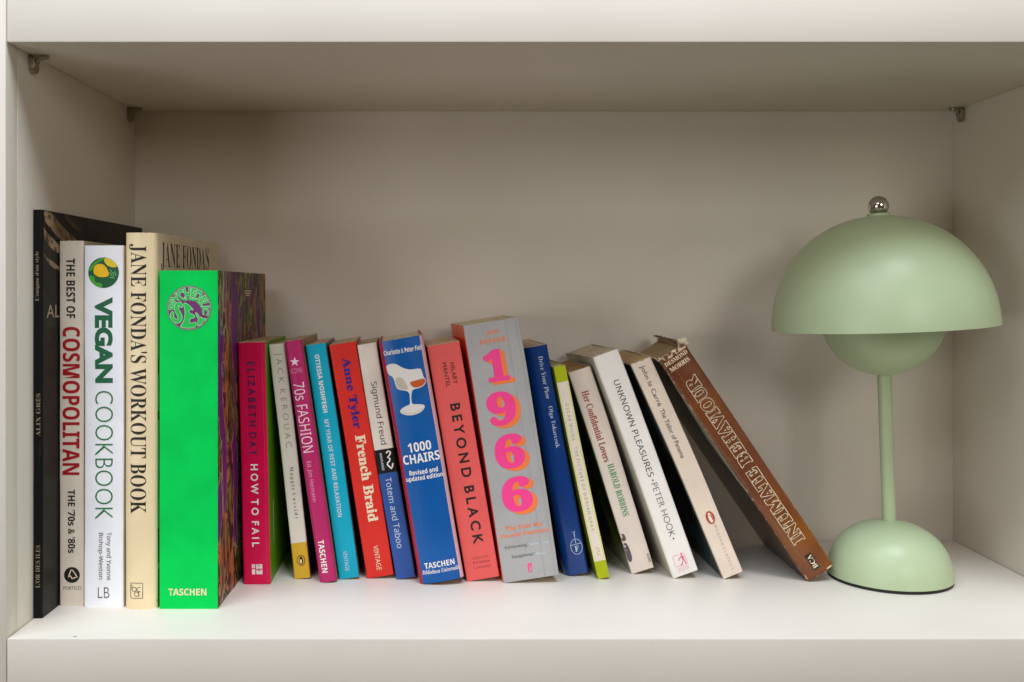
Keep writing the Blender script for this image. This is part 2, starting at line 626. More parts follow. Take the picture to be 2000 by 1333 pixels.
def psychedelic():
    n = NT("swirling_slipcase_print")
    a = n.noise(34, 3, vec=(1, 1, 0.32), off=(3, 1, 0), dist=1.4, rough=0.5)
    b = n.noise(55, 3, vec=(1, 1, 0.5), off=(7, 2, 4), dist=0.8)
    c = n.noise(130, 3, vec=(1, 1, 0.35), off=(1, 9, 4), dist=1.2)
    purple = lin((104, 26, 112))
    fig = n.ramp(b, [(0.0, lin((74, 78, 34))), (0.40, lin((118, 118, 60))), (0.46, lin((60, 34, 24))), (0.50, lin((176, 112, 70))), (0.58, lin((160, 88, 56))), (0.63, lin((96, 96, 44)))], const=True)
    fig = n.mix(n.smooth(c, 0.52, 0.56), fig, lin((52, 34, 20)))
    k = n.smooth(a, 0.475, 0.485)
    ol = n.math('MULTIPLY', n.smooth(a, 0.455, 0.470), n.math('SUBTRACT', 1.0, n.smooth(a, 0.478, 0.490)))
    col = n.mix(k, purple, fig)
    col = n.mix(n.math('MULTIPLY', ol, 0.8), col, lin((160, 180, 110)))
    return n.done(col, 0.5, spec=0.3)

def jacket_front():
    """dark photographic jacket with a pale patch near the spine"""
    n = NT("dark_photographic_jacket")
    X, Y, Z = n.xyz()
    wob = n.math('MULTIPLY', n.math('SUBTRACT', n.noise(60, 3), 0.5), 0.014)
    edge = n.math('SUBTRACT', 0.030, n.math('MULTIPLY', n.math('ABSOLUTE', n.math('SUBTRACT', Z, 0.135)), 0.42))
    m = n.smooth(n.math('SUBTRACT', n.math('ADD', edge, wob), Y), 0.0, 0.0015)
    dark = n.ramp(n.noise(22, 4, off=(2, 2, 2)), [(0.35, lin((22, 20, 18))), (0.6, lin((54, 44, 38))), (0.8, lin((80, 40, 30)))])
    z2 = n.smooth(Z, 0.055, 0.030)
    dark = n.mix(n.math('MULTIPLY', n.smooth(Z, 0.02, 0.07), 0.0), dark, lin((120, 60, 30)))
    col = n.mix(m, dark, lin((176, 180, 158)))
    low = n.smooth(n.math('SUBTRACT', n.math('MULTIPLY', n.noise(40, 3), 0.05), Z), -0.045, -0.02)
    col = n.mix(n.math('MULTIPLY', low, 0.6), col, lin((92, 50, 26)))
    return n.done(col, 0.35, coat=0.3, spec=0.4)

def dark_cover(tint=(74, 80, 84), spot=(40, 104, 122), edgec=(176, 186, 182)):
    def f():
        n = NT("dark_cover_print")
        X, Y, Z = n.xyz()
        c = n.ramp(n.noise(26, 4), [(0.4, lin((14, 14, 16))), (0.55, lin(tint)), (0.7, lin(spot))])
        e = n.smooth(Y, 0.012, 0.002)
        e2 = n.math('SUBTRACT', 1.0, n.smooth(Y, 0.002, 0.010))
        c = n.mix(n.math('MULTIPLY', e2, 0.75), c, lin(edgec))
        return n.done(c, 0.4, spec=0.4)
    return f

def olive_photo():
    n = NT("green_art_cover_print")
    X, Y, Z = n.xyz()
    c = n.ramp(n.noise(40, 4, vec=(1, 1, 0.6)), [(0.42, lin((14, 14, 8))), (0.52, lin((52, 62, 18))), (0.66, lin((96, 110, 36)))])
    e2 = n.math('SUBTRACT', 1.0, n.smooth(Y, 0.002, 0.010))
    up = n.smooth(Z, 0.05, 0.09)
    c = n.mix(n.math('MULTIPLY', e2, n.math('MULTIPLY', up, 0.85)), c, lin((120, 134, 60)))
    c = n.mix(n.math('SUBTRACT', 1.0, n.smooth(Z, 0.0, 0.03)), c, lin((170, 168, 156)))
    return n.done(c, 0.5, spec=0.3)

BOOKS = {}
def book(key, **k):
    k['key'] = key
    BOOKS[key] = build_book(k)
    return BOOKS[key]

# ---- far left: tall thin black book
b = book('black_album', x=-0.3052, y=.7163, lean=0, h=.2895, t=.0068, D=.2225, spine=(16, 15, 17), left=(16, 15, 17), right=(14, 11, 11), spec=.2,
    wear=0.1, rough=.5, pages=(190, 180, 160), edge=(30, 28, 28), rr=.0015, mottle=.1,
    label="tall thin black book at the far left, flat against the side of the bookcase",
    text=[("L'énigme d'un style", 'serif', 'up', 'tan', 'title', 1.6, 5.0, 224.8, 259.9),
          ('ALIX GRÈS', 'serif', 'up', 'tan', 'title', 1.7, 5.3, 129.0, 159.3),
          ("L'OR DES ILES", 'serif', 'up', 'tan', 'publisher', 1.9, 5.1, 21.8, 51.8)])
A = b
sep = NT("sepia_photo_print")
sepm = sep.done(sep.mix(sep.smooth(sep.noise(170, 4, off=(1, 1, 1)), 0.5, 0.62), sep.mix(sep.smooth(sep.noise(30, 3), .35, .65), lin((112, 92, 66)), lin((166, 142, 108))), lin((62, 48, 32))), 0.5)
for pts in ([(2.4, 288.8), (13.0, 288.9), (23.7, 284.9), (40.7, 277.8), (64.0, 271.0), (69.6, 268.0), (53.0, 266.6), (31.2, 269.4), (15.5, 276.4), (6.3, 280.3), (2.4, 283.8)],
            [(2.4, 278.0), (4.3, 275.1), (15.5, 271.0), (29.5, 265.6), (44.2, 260.7), (40.7, 257.8), (29.5, 259.5), (17.1, 261.8), (5.3, 267.2), (2.4, 270.0)],
            [(2.4, 259.4), (7.4, 255.5), (18.7, 253.1), (29.5, 249.3), (37.2, 246.0), (29.5, 246.9), (18.7, 248.4), (7.4, 252.8), (2.4, 257.6)]):
    shape("cover_picture", smooth_poly(pts, 1), A['surf_r'], sepm, A['root'])
shape("cover_picture", smooth_poly([(38.1, 288.6), (45.9, 288.4), (58.5, 283.8), (73.3, 279.0), (65.8, 278.2), (51.3, 281.2), (44.2, 285.0)], 1), A['surf_r'], ink('sepiad'), A['root'])
place_mesh(glyph_mesh("ALIX GRÈS", 'sans'), 'h', (6.5, 104, 212.4, 224.3), A['surf_r'], "title_lettering", ink('tan'), A['root'])

b = book('cream_annual', x=-.2979, y=.7446, lean=0, h=.2687, t=.0180, D=.185, spine=(232, 221, 204), right=(180, 166, 136), wear=.25, rough=.4,
    label="thin cream book with bold red and black spine lettering, third tallest at the left", pages=(200, 185, 160), bow=.0002,
    text=[('THE BEST OF', 'helb', 'down', 'black', 'title', 5.2, 11.7, 211.7, 255.7),
          ('COSMOPOLITAN', 'helb', 'down', 'red', 'title', 2.4, 15.2, 96.5, 205.4),
          ("THE '70s & '80s", 'helb', 'down', 'black', 'title', 6.3, 11.7, 39.0, 85.6),
          ('PORTICO', 'hel', 'h', 'black', 'publisher', 2.9, 16.0, 12.0, 14.4)])
shape("logo", disc(9.3, 22.8, 5.85), b['surf'], ink('black'), b['root'])
strokes("logo", [[(6.6, 21.2), (8.6, 26.4), (9.9, 26.4), (13.2, 21.4), (9.4, 20.2), (8.2, 22.4), (6.6, 21.2)]], .8, b['surf'], ink('cream'), b['root'], .00012)

b = book('white_cookbook', x=-.2784, y=.7416, lean=0, h=.2652, t=.0287, D=.190, spine=(246, 248, 255), right=(214, 206, 200), wear=.1, rough=.35,
    label="wide white book with green lettering and a round lemon picture high on its spine", pages=(212, 204, 190),
    text=[('VEGAN', 'heavy', 'down', 'dgreen', 'title', 7.9, 21.1, 164.4, 227.3),
          ('COOKBOOK', 'thin', 'down', 'green', 'title', 8.0, 21.1, 64.4, 158.6),
          ('Tony and Yvonne', 'hel', 'down', 'dgrey', 'author', 15.7, 20.3, 19.9, 55.0),
          ('Bishop-Weston', 'hel', 'down', 'dgrey', 'author', 10.0, 14.3, 20.6, 54.6),
          ('LB', 'thin', 'h', 'black', 'publisher', 10.3, 18.7, 6.9, 14.6)])
sf, rt = b['surf'], b['root']
shape("roundel", disc(14.4, 245.2, 11.2, 56), sf, ink('forest'), rt)
def clipped(pts, cx=14.4, cz=245.2, r=11.1):
    out = []
    for x, z in pts:
        dx, dz = x - cx, z - cz
        L = math.hypot(dx, dz)
        if L > r:
            dx, dz = dx * r / L, dz * r / L
        out.append((cx + dx, cz + dz))
    return out
shape("leaf", clipped(smooth_poly([(3, 246), (5, 250), (9, 254), (15, 257), (14.5, 254.5), (11, 253.2), (7.5, 250.2), (5.5, 246.5)])), sf, ink('leaf'), rt, .0001)
shape("leaf", clipped(smooth_poly([(3.5, 243), (5.5, 243.2), (8, 242), (7.6, 239.5), (9, 237.8), (12, 238), (13.6, 236), (13, 233), (8, 234), (4, 239)])), sf, ink('leaf'), rt, .0001)
shape("lemon", smooth_poly([(6.8, 247), (8, 250.6), (11.5, 252), (15, 251), (17.4, 247.5), (18.9, 242.9), (15, 241.8), (10.5, 242), (7.6, 244)]), sf, ink('yellow'), rt, .0002)
shape("lemon", clipped(smooth_poly([(14.4, 255.5), (15.5, 252), (18.5, 249.7), (22.5, 248.7), (25.3, 250.5), (22, 254.5), (18, 256.4)])), sf, ink('lemon'), rt, .0002)
strokes("lettering_scribble", [[(19.2, 247.5), (21.5, 244), (22.8, 246.4), (23.6, 242.6)], [(18.8, 245.6), (21, 242.2), (22.2, 243.8)], [(19, 241.8), (22.6, 241.2)]], .35, sf, ink('mint'), rt, .0002)

b = book('cream_hardback', x=-.2474, y=.7392, lean=0, h=.2743, t=.0232, D=.190, spine=(242, 221, 180), right=(222, 210, 180), wear=.35, rough=.35, name='hardback_book',
    bulge=.0030, rr=.0022, ct=.0022, square=.003, mottle=.04, edge=(196, 92, 50), wear_col=(214, 150, 96), coat=.15, amp=.0004,
    right_bands=[(0, (172, 84, 40)), (.10, (222, 212, 196)), (.115, (176, 84, 36)), (.205, (196, 112, 60)), (.208, (224, 214, 200)), (.50, (150, 74, 30)), (.523, (226, 216, 202)), (.625, (170, 92, 44)), (.662, (216, 204, 180)), (.88, (222, 210, 180))],
    label="cream hardback with a rounded spine and tall black capitals, left of the bright green box", pages=(214, 200, 172),
    text=[("JANE FONDA'S WORKOUT BOOK", 'serifm', 'down', 'black', 'title', 3.2, 16.6, 69.7, 266.1)])
sf, rt = b['surf'], b['root']
strokes("logo", [[(4.6, 8.2), (4.6, 19.2), (13.6, 19.2), (13.6, 8.2), (4.6, 8.2)], ring(7.3, 14.6, 1.6), [(5.6, 18), (5.6, 14.4)], ring(11.0, 14.6, 1.6, a0=50, a1=310),
                 ring(9.2, 11.2, 1.6), [(10.9, 13), (10.9, 9.4)]], .38, sf, ink('black'), rt)
place_mesh(glyph_mesh("JANE FONDA'S", 'serif'), 'h', (9.5, 150, 247.3, 268.8), b['surf_r'], "cover_lettering", ink('black'), rt)
shape("cover_picture", [(5, 240), (16, 240), (60, 243), (150, 243), (150, 80), (5, 80)], b['surf_r'], ink('maroon'), rt)

b = book('green_slipcase', x=-.2219, y=.7375, lean=0, h=.2467, t=.0424, D=.1775, spine=(0, 212, 88), left=(0, 190, 74), right=psychedelic, wear=.42, wear_col=(90, 232, 150), rough=.6, name='boxed_book',
    rr=.0006, ct=.002, amp=.0001, mottle=.08, edge=(226, 196, 190), wrinkle=0, spec=.1,
    label="thick box with a plain bright green spine and a purple swirl-patterned side", pages=(190, 170, 150),
    text=[('TASCHEN', 'helb', 'h', 'cream', 'publisher', 6.6, 34.3, 9.9, 14.9)])
sf, rt = b['surf'], b['root']
cx, cz, R = 21.7, 219.4, 16.3
shape("roundel", disc(cx, cz, R, 64), sf, ink('purple'), rt)
shape("roundel", disc(cx, cz, R * .965, 64), sf, ink('mint'), rt, .00004)
shape("roundel", disc(cx, cz, R * .945, 64), sf, ink('purple'), rt, .00008)
def arc_letters(word, style, r0, r1, a0, a1, mat, lift, extra):
    """letters squeezed between two arcs, clockwise from angle a0 to a1"""
    me = glyph_mesh(word, style, extra)
    a, bb, c, dd = bbox([v.co for v in me.vertices])
    bm = bmesh.new()
    bm.from_mesh(me)
    for i in range(1, 30):
        q = a + (bb - a) * i / 30
        bmesh.ops.bisect_plane(bm, geom=bm.verts[:] + bm.edges[:] + bm.faces[:], plane_co=(q, 0, 0), plane_no=(1, 0, 0))
    for v in bm.verts:
        f = (v.co.x - a) / (bb - a)
        g_ = (v.co.y - c) / (dd - c)
        an = rad(a0 + (a1 - a0) * f)
        lo = r0(f) if callable(r0) else r0
        rr_ = lo + (r1 - lo) * g_
        v.co = sf((cx + rr_ * math.cos(an)) * .001, (cz + rr_ * math.sin(an)) * .001, lift)
    bm.to_mesh(me)
    bm.free()
    me.materials.clear()
    me.materials.append(mat)
    o = bpy.data.objects.new("roundel_lettering", me)
    COL.objects.link(o)
    o.parent = rt
inner = lambda f: 8.4 - 3.4 * math.sin(math.pi * f) + 2.0 * f * f
arc_letters("PSYCHEDELIC", 'sansb', inner, R * .93, 186, -26, ink('mint'), .00012, .045)
arc_letters("PSYCHEDELIC", 'sansb', inner, R * .91, 185, -25, ink('ltgreen'), .00018, -.012)
# big word below: S, E, X drawn as swelling strokes
def swell(pts, w0, w1, w2):
    n = len(pts)
    L, Rr = [], []
    for i in range(n):
        p = Vector(pts[i])
        t_ = (Vector(pts[min(i + 1, n - 1)]) - Vector(pts[max(i - 1, 0)])).normalized()
        f = i / (n - 1)
        w = (w0 * (1 - 2 * f) + w1 * 2 * f) if f < .5 else (w1 * (2 - 2 * f) + w2 * (2 * f - 1))
        nn = Vector((-t_.y, t_.x)) * w / 2
        L.append(tuple(p + nn))
        Rr.append(tuple(p - nn))
    return L + Rr[::-1]
px = lambda x, y: (cx + (x - 655) / 11.59 * .3732, cz - (y - 665) / 11.59 * .3732)
S_ = [px(*p) for p in ((480, 650), (470, 585), (400, 570), (365, 610), (370, 690), (410, 770), (450, 850), (450, 930), (390, 975), (310, 940), (265, 870), (275, 780), (310, 770))]
E_ = [px(*p) for p in ((520, 545), (600, 560), (700, 640), (760, 720), (730, 700), (670, 700), (650, 750), (690, 800), (770, 820), (785, 890), (720, 890), (665, 920), (665, 990), (710, 1020), (810, 960), (820, 1090), (700, 1125), (560, 1115), (440, 1085), (520, 1000), (565, 850), (560, 700))]
X_ = [px(*p) for p in ((800, 750), (870, 820), (890, 880), (960, 870), (930, 920), (1060, 890), (1010, 960), (950, 965), (960, 1020), (850, 1090), (850, 980), (870, 910), (810, 830))]
def fat_poly(pts, k):
    c0 = Vector((sum(p[0] for p in pts) / len(pts), sum(p[1] for p in pts) / len(pts)))
    return pts
Sp = smooth_poly(swell(S_, 2.4, 3.4, 2.2), 1)
for nm, pts in (("S", Sp), ("E", smooth_poly(E_, 2)), ("X", smooth_poly(X_, 2))):
    shape("roundel_lettering", pts, sf, ink('ltgreen'), rt, .00014)
    strokes("roundel_outline", [pts + [pts[0]]], .5, sf, ink('mint'), rt, .0002)
strokes("roundel_outline", [[px(*p) for p in ((340, 540), (430, 505), (540, 520), (640, 560), (740, 640), (830, 730), (900, 800), (970, 850), (1080, 850))]], .55, sf, ink('purple'), rt, .00026)
# small pale print lines on the patterned side
strokes("side_lettering", [[(88, 231.6), (117, 231.2)], [(92, 229.6), (113, 229.4)], [(95, 227.8), (110, 227.6)]], .8, b['surf_r'], ink('cream'), rt)
strokes("side_squiggle", [[(8, 224), (11, 232), (13, 228), (13, 214)], [(7, 206), (15, 206.5)]], .9, b['surf_r'], ink('ltgreen'), rt)

b = book('magenta_paperback', shear=-0.004, x=-.1737, y=.7986, lean=1.43, h=.1908, t=.0213, D=.115, spine=(218, 0, 76), right=(100, 160, 14), left=(100, 160, 14), wear=.2, rough=.42, curl=.0005,
    label="magenta paperback with green covers standing next to the bright green box", pages=(206, 184, 152), wrinkle=1.2,
    text=[('E L I Z A B E T H  D A Y', 'sansb', 'down', 'indigo', 'author', 7.0, 13.0, 101.3, 175.6),
          ('H O W  T O  F A I L', 'sansb', 'down', 'white', 'title', 7.5, 13.4, 29.5, 94.7)])
sf, rt = b['surf'], b['root']
strokes("crease", [[(18.9 + .2 * noise.noise(Vector((i * .4, 1, 0))), 1.0 + i * 8.2) for i in range(24)]], .3, sf, print_mat("worn_crease", (232, 60, 120)), rt)
for q in ((6.9, 9.5, 12.6, 15.7), (10.4, 15.2, 12.2, 15.7), (6.9, 9.5, 7.8, 11.9), (10.4, 15.2, 7.8, 11.5)):
    shape("logo", [(q[0], q[2]), (q[1], q[2]), (q[1], q[3]), (q[0], q[3])], sf, ink('white'), rt)
strokes("logo", [[(11.4, 14.8), (13.8, 14.8)], [(12.6, 15), (12.6, 10)], [(11.2, 11), (14.4, 11)], [(7.6, 15), (8.8, 13.4)]], .35, sf, ink('red'), rt, .00012)
shape("cover_picture", [(20, 62), (23, 62), (21.5, 26), (20, 26)], b['surf_r'], ink('cream'), rt)

b = book('ivory_paperback', shear=-0.006, x=-.1363, y=.8126, lean=6.30, h=.1895, t=.0130, D=.118, spine=(204, 200, 188), right=(34, 34, 36), left=(210, 200, 180), wear=.45, rough=.5,
    bands=[(0, (214, 172, 42)), (.152, (228, 222, 208))], wear_col=(170, 160, 145), curl=.002, wrinkle=1.5, bow=.0006,
    label="slim ivory paperback with a yellow band at the foot of its spine", pages=(196, 176, 140),
    text=[('J A C K  K E R O U A C', 'thin', 'down', 'grey', 'author', 3.3, 9.4, 105.6, 182.1),
          ('M a g g i e  C a s s i d y', 'serif', 'down', 'dgrey', 'title', 4.9, 8.6, 48.0, 90.1)])
def penguin(b, cx, cz, rx, rz, cl, body, solid=False):
    sf, rt = b['surf'], b['root']
    P = lambda *q: [(cx + a * rx, cz + c_ * rz) for a, c_ in q]
    if solid:
        shape("logo", disc(cx, cz, rx, 32, rz=rz), sf, ink(cl), rt, .00004)
    else:
        strokes("logo", [ring(cx, cz, rx, 32, rz=rz)], .4, sf, ink(cl), rt, .0001)
    shape("logo", smooth_poly(P((-.05, .8), (.3, .7), (.5, .2), (.55, -.4), (.2, -.8), (-.3, -.75), (-.5, -.2), (-.35, .3), (-.3, .6)), 2), sf, ink(body if solid else cl), rt, .0001)
    shape("logo", smooth_poly(P((-.1, .35), (.2, .1), (.25, -.4), (0, -.65), (-.3, -.5), (-.3, 0)), 2), sf, ink('cream' if not solid else 'white'), rt, .0002)
    if solid:
        shape("logo", smooth_poly(P((.15, .5), (.42, .2), (.45, -.4), (.28, -.5), (.25, .1)), 1), sf, ink('black'), rt, .00024)
penguin(b, 6.9, 14.5, 3.1, 4.0, 'black', 'white')

b = book('berry_paperback', shear=-0.007, x=-.1144, y=.8032, lean=8.35, h=.1934, t=.0139, D=.125, spine=(188, 38, 104), right=(150, 110, 60), left=(188, 38, 104), wear=.2, rough=.42, rr=.0025, curl=.0015,
    bulge=.0008, label="slim berry-pink paperback with a white star near the top of its spine", pages=(188, 170, 140),
    text=[('ICONS', 'thin', 'h', 'pink', 'series', 1.8, 10.6, 167.4, 171.2),
          ('70s FASHION', 'hel', 'down', 'pinkw', 'title', 1.9, 10.6, 103.7, 159.8),
          ('Ed. Jim Heimann', 'hel', 'down', 'pink', 'author', 3.1, 7.3, 64.5, 96.7),
          ('TASCHEN', 'helb', 'down', 'white', 'publisher', 3.2, 7.9, 7.5, 33.5)])
shape("star", [(5.9 + (3.9 if i % 2 == 0 else 1.6) * math.sin(rad(36 * i + 8)), 176.4 + (3.9 if i % 2 == 0 else 1.6) * math.cos(rad(36 * i + 8))) for i in range(10)], b['surf'], ink('pinkw'), b['root'])

b = book('turquoise_paperback', bow=0.0004, shear=-0.0085, x=-.1002, y=.8118, lean=8.13, h=.1897, t=.0164, D=.116, spine=(0, 170, 200), right=(120, 104, 120), left=(0, 160, 190), wear=.15, rough=.42, curl=.001,
    label="turquoise paperback with small white capitals along its spine", pages=(196, 178, 150), wrinkle=.8,
    text=[('OTTESSA MOSHFEGH', 'helb', 'down', 'white', 'author', 6.2, 9.8, 134.3, 181.3),
          ('MY YEAR OF REST AND RELAXATION', 'helb', 'down', 'pale', 'title', 6.0, 9.5, 49.7, 128.7),
          ('VINTAGE', 'hel', 'down', 'pale', 'publisher', 6.2, 9.3, 6.0, 22.0)])

b = book('scarlet_paperback', bow=0.0005, shear=-0.009, x=-.0780, y=.8141, lean=9.20, h=.1902, t=.0218, D=.118, spine=(222, 46, 36), right=(200, 40, 34), left=(206, 44, 36), wear=.18, rough=.42, curl=.001,
    label="scarlet paperback with a violet name and cream title on its spine", pages=(202, 180, 146), fat=.012, wrinkle=1.0,
    text=[('Anne Tyler', 'serifb', 'down', 'violet', 'author', 6.6, 15.4, 120.4, 178.4),
          ('French Braid', 'serifb', 'down', 'cream', 'title', 8.2, 16.6, 44.7, 115.3),
          ('VINTAGE', 'hel', 'down', 'cream', 'publisher', 9.0, 12.8, 5.4, 25.3)])

b = book('three_band_paperback', bow=-0.0005, shear=-0.009, x=-.0541, y=.8116, lean=9.46, h=.1906, t=.0157, D=.118, spine=(232, 222, 210), left=(206, 196, 180), right=(200, 186, 170), wear=.25, rough=.45,
    bands=[(0, (46, 86, 160)), (.448, (16, 16, 18)), (.548, (234, 223, 210))], curl=.0015, mottle=.12,
    label="slim paperback with spine cream above, black in the middle and blue below", pages=(190, 172, 140),
    text=[('Sigmund Freud', 'hel', 'down', 'dgrey', 'author', 4.7, 11.0, 108.6, 159.6),
          ('Totem and Taboo', 'hel', 'down', 'pale', 'title', 4.8, 9.9, 24.7, 81.9),
          ('ROUTLEDGE', 'helb', 'down', 'pale', 'publisher', 3.6, 5.5, 88.3, 102.0)])
strokes("logo", [[(8.9, 101.5), (11, 103), (12.6, 101.6), (11.3, 99.4), (9.6, 98.0), (11.4, 96.6), (10.5, 94.6), (8.8, 93.6), (8.6, 92.0), (10.0, 90.2), (11.2, 88.6), (12.2, 90.2), (13.0, 92.8)]], 1.2, b['surf'], ink('white'), b['root'])

b = book('blue_chair_book', shear=-0.009, x=-.0348, y=.7993, lean=9.60, h=.1940, t=.0353, D=.135, spine=(0, 88, 164), left=(176, 36, 60), right=(214, 170, 176), wear=.15, rough=.38, name='hardback_book',
    bulge=.0032, rr=.0028, wrap=.0022, ct=.0012, coat=.1, edge=(190, 50, 66), wear_col=(205, 190, 200), square=.001,
    label="thick blue book with a white pedestal chair pictured on its spine", pages=(222, 206, 186),
    text=[('Charlotte & Peter Fiell', 'helb', 'h', 'white', 'author', 2.6, 33.0, 182.6, 186.6),
          ('1000', 'helb', 'h', 'white', 'title', 8.8, 27.1, 104.0, 111.5),
          ('CHAIRS', 'helb', 'h', 'white', 'title', 3.3, 32.4, 95.0, 102.4),
          ('Revised and', 'helb', 'h', 'white', 'subtitle', 6.6, 29.3, 86.0, 90.0),
          ('updated edition', 'helb', 'h', 'white', 'subtitle', 3.2, 32.4, 80.4, 85.2),
          ('TASCHEN', 'helb', 'h', 'white', 'publisher', 6.2, 30.1, 11.6, 16.2),
          ('Bibliotheca Universalis', 'italic', 'h', 'white', 'series', 3.4, 33.0, 7.2, 10.6)])
sf, rt = b['surf'], b['root']
V_ = [(2.6, 175.3), (10.2, 175.6), (15.1, 171.2), (21.0, 168.4), (28.6, 168.5), (29.9, 166.7), (30.2, 161.4), (31.8, 158.8), (31.3, 155.7), (27.2, 153.1), (20.9, 153.0), (19.3, 151.3), (17.9, 146), (18.0, 141.9), (19.2, 141.3), (27.0, 140.0), (27.6, 137.1), (23.2, 133.8), (15.8, 132.7), (9.7, 134.5), (7.1, 137.0), (8.9, 139.4), (13.2, 141.1), (16.4, 141.6), (16.9, 146), (17.4, 150.8), (15.2, 152.8), (9.8, 154.1), (7.8, 156.4), (6.9, 165.4), (3.9, 166.7), (2.9, 170.1)]
def bulge_shape(nm, pts, m, lift):
    bm = bmesh.new()
    f = bm.faces.new([bm.verts.new((x * .001, z * .001, 0)) for x, z in pts])
    for i in range(1, 14):
        bmesh.ops.bisect_plane(bm, geom=bm.verts[:] + bm.edges[:] + bm.faces[:], plane_co=(.0353 * i / 14, 0, 0), plane_no=(1, 0, 0))
    bmesh.ops.triangulate(bm, faces=bm.faces[:], ngon_method='EAR_CLIP')
    for v in bm.verts:
        v.co = sf(v.co.x, v.co.y, lift)
    me = bpy.data.meshes.new(nm)
    bm.to_mesh(me)
    bm.free()
    me.materials.append(m)
    o = bpy.data.objects.new(nm, me)
    COL.objects.link(o)
    o.parent = rt
bulge_shape("chair_picture", smooth_poly(V_, 2), ink('shell'), .00006)
bulge_shape("chair_picture", smooth_poly([(8.0, 164.6), (13.9, 164.0), (16.1, 158.2), (17.2, 154.2), (15.2, 153.4), (9.9, 154.9), (8.5, 157.2)], 2), ink('shellin'), .00014)
bulge_shape("chair_picture", smooth_poly([(18.7, 159.2), (23.5, 159.4), (28.4, 160.0), (31.4, 159.4), (31.0, 156.3), (27.7, 154.0), (22.5, 153.9), (20.0, 155.6)], 2), ink('cushion'), .00014)
strokes("chair_picture", [[(8.6, 137.2), (12, 135.2), (17, 134.2), (22.6, 135.2), (26.4, 137.6)]], .35, sf, ink('shellin'), rt, .0002)

b = book('coral_paperback', shear=-0.009, x=.0025, y=.8062, lean=9.69, h=.1900, t=.0263, D=.118, spine=(230, 96, 92), left=(110, 16, 22), right=(214, 84, 84), wear=.2, rough=.45, rr=.001, wrinkle=.6,
    label="coral pink paperback with spaced black capitals along its spine", pages=(206, 184, 156), curl=.0008,
    text=[('HILARY', 'sans', 'down', 'black', 'author', 15.9, 19.3, 156.9, 174.1),
          ('MANTEL', 'sans', 'down', 'black', 'author', 9.8, 13.1, 155.2, 175.1),
          ('B E Y O N D  B L A C K', 'sansm', 'down', 'black', 'title', 10.2, 18.4, 28.2, 141.6),
          ('C O L L I N S', 'sans', 'h', 'maroon', 'publisher', 7.6, 20.2, 16.4, 18.4),
          ('M O D E R N', 'sans', 'h', 'maroon', 'publisher', 7.5, 20.3, 12.6, 14.6),
          ('C L A S S I C S', 'sans', 'h', 'maroon', 'publisher', 6.8, 21.0, 8.7, 10.7)])

b = book('grey_paperback', bow=0.0006, shear=-0.0105, x=.0315, y=.8018, lean=8.94, h=.2065, t=.0445, D=.112, spine=(176, 175, 175), left=(255, 92, 36), right=(96, 96, 98), wear=.3, rough=.36, wrinkle=2.0, rr=.001,
    amp=.0005, curl=.002, spec=.4, wear_col=(205, 205, 205),
    label="thick grey paperback with four huge pink and orange digits stacked down its spine", pages=(214, 200, 170),
    text=[('JON', 'serifb', 'h', 'orange', 'author', 17.2, 27.3, 196.0, 199.6),
          ('SAVAGE', 'serifb', 'h', 'orange', 'author', 10.8, 31.8, 189.6, 193.6),
          ('The Year the', 'serifb', 'h', 'orange', 'subtitle', 7.2, 37.2, 40.6, 44.0),
          ('Decade Exploded', 'serifb', 'h', 'orange', 'subtitle', 2.4, 42.2, 34.6, 38.2),
          ("'Exhilarating.'", 'hel', 'h', 'dgrey', 'quote', 4.6, 23.6, 25.6, 28.6),
          ('Sunday Times', 'helb', 'h', 'pale', 'quote', 24.6, 40.3, 25.6, 28.4),
          ("'Exceptional.'", 'hel', 'h', 'dgrey', 'quote', 9.2, 27.6, 17.6, 20.6),
          ('Mojo', 'helb', 'h', 'pale', 'quote', 29.0, 36.0, 17.7, 20.0),
          ('ff', 'serifb', 'h', 'hotpink', 'publisher', 20.6, 24.6, 5.7, 12.6)])
sf, rt = b['surf'], b['root']
crm = print_mat("worn_crease", (158, 157, 157))
for x_ in (33.4, 41.6):
    strokes("crease", [[(x_ + .25 * noise.noise(Vector((i * .4, x_, 0))), 1.0 + i * 8.5) for i in range(25)]], .3, sf, crm, rt)
cutn = [.0445 * i / 14 for i in range(1, 14)]
for s_, (cx_, cz_), w_, h_ in (("1", (20.4, 171.5), 19.0, 25.5), ("9", (19.3, 137.2), 23.0, 27.0), ("6", (20.2, 102.6), 23.5, 27.5), ("6", (20.7, 68.1), 24.0, 28.0)):
    for dx, dz, c_, lf in ((3.6, -2.5, 'orange', 0), (1.8, -1.25, 'orange', .00004), (0, 0, 'hotpink', .0001)):
        place_mesh(glyph_mesh(s_, 'serifb', .022), 'h', (cx_ - w_ / 2 + dx, cx_ + w_ / 2 + dx, cz_ - h_ / 2 + dz, cz_ + h_ / 2 + dz),
                   (lambda x, z, lf=lf: sf(x, z, lf)), "digit", ink(c_), rt, cutn)

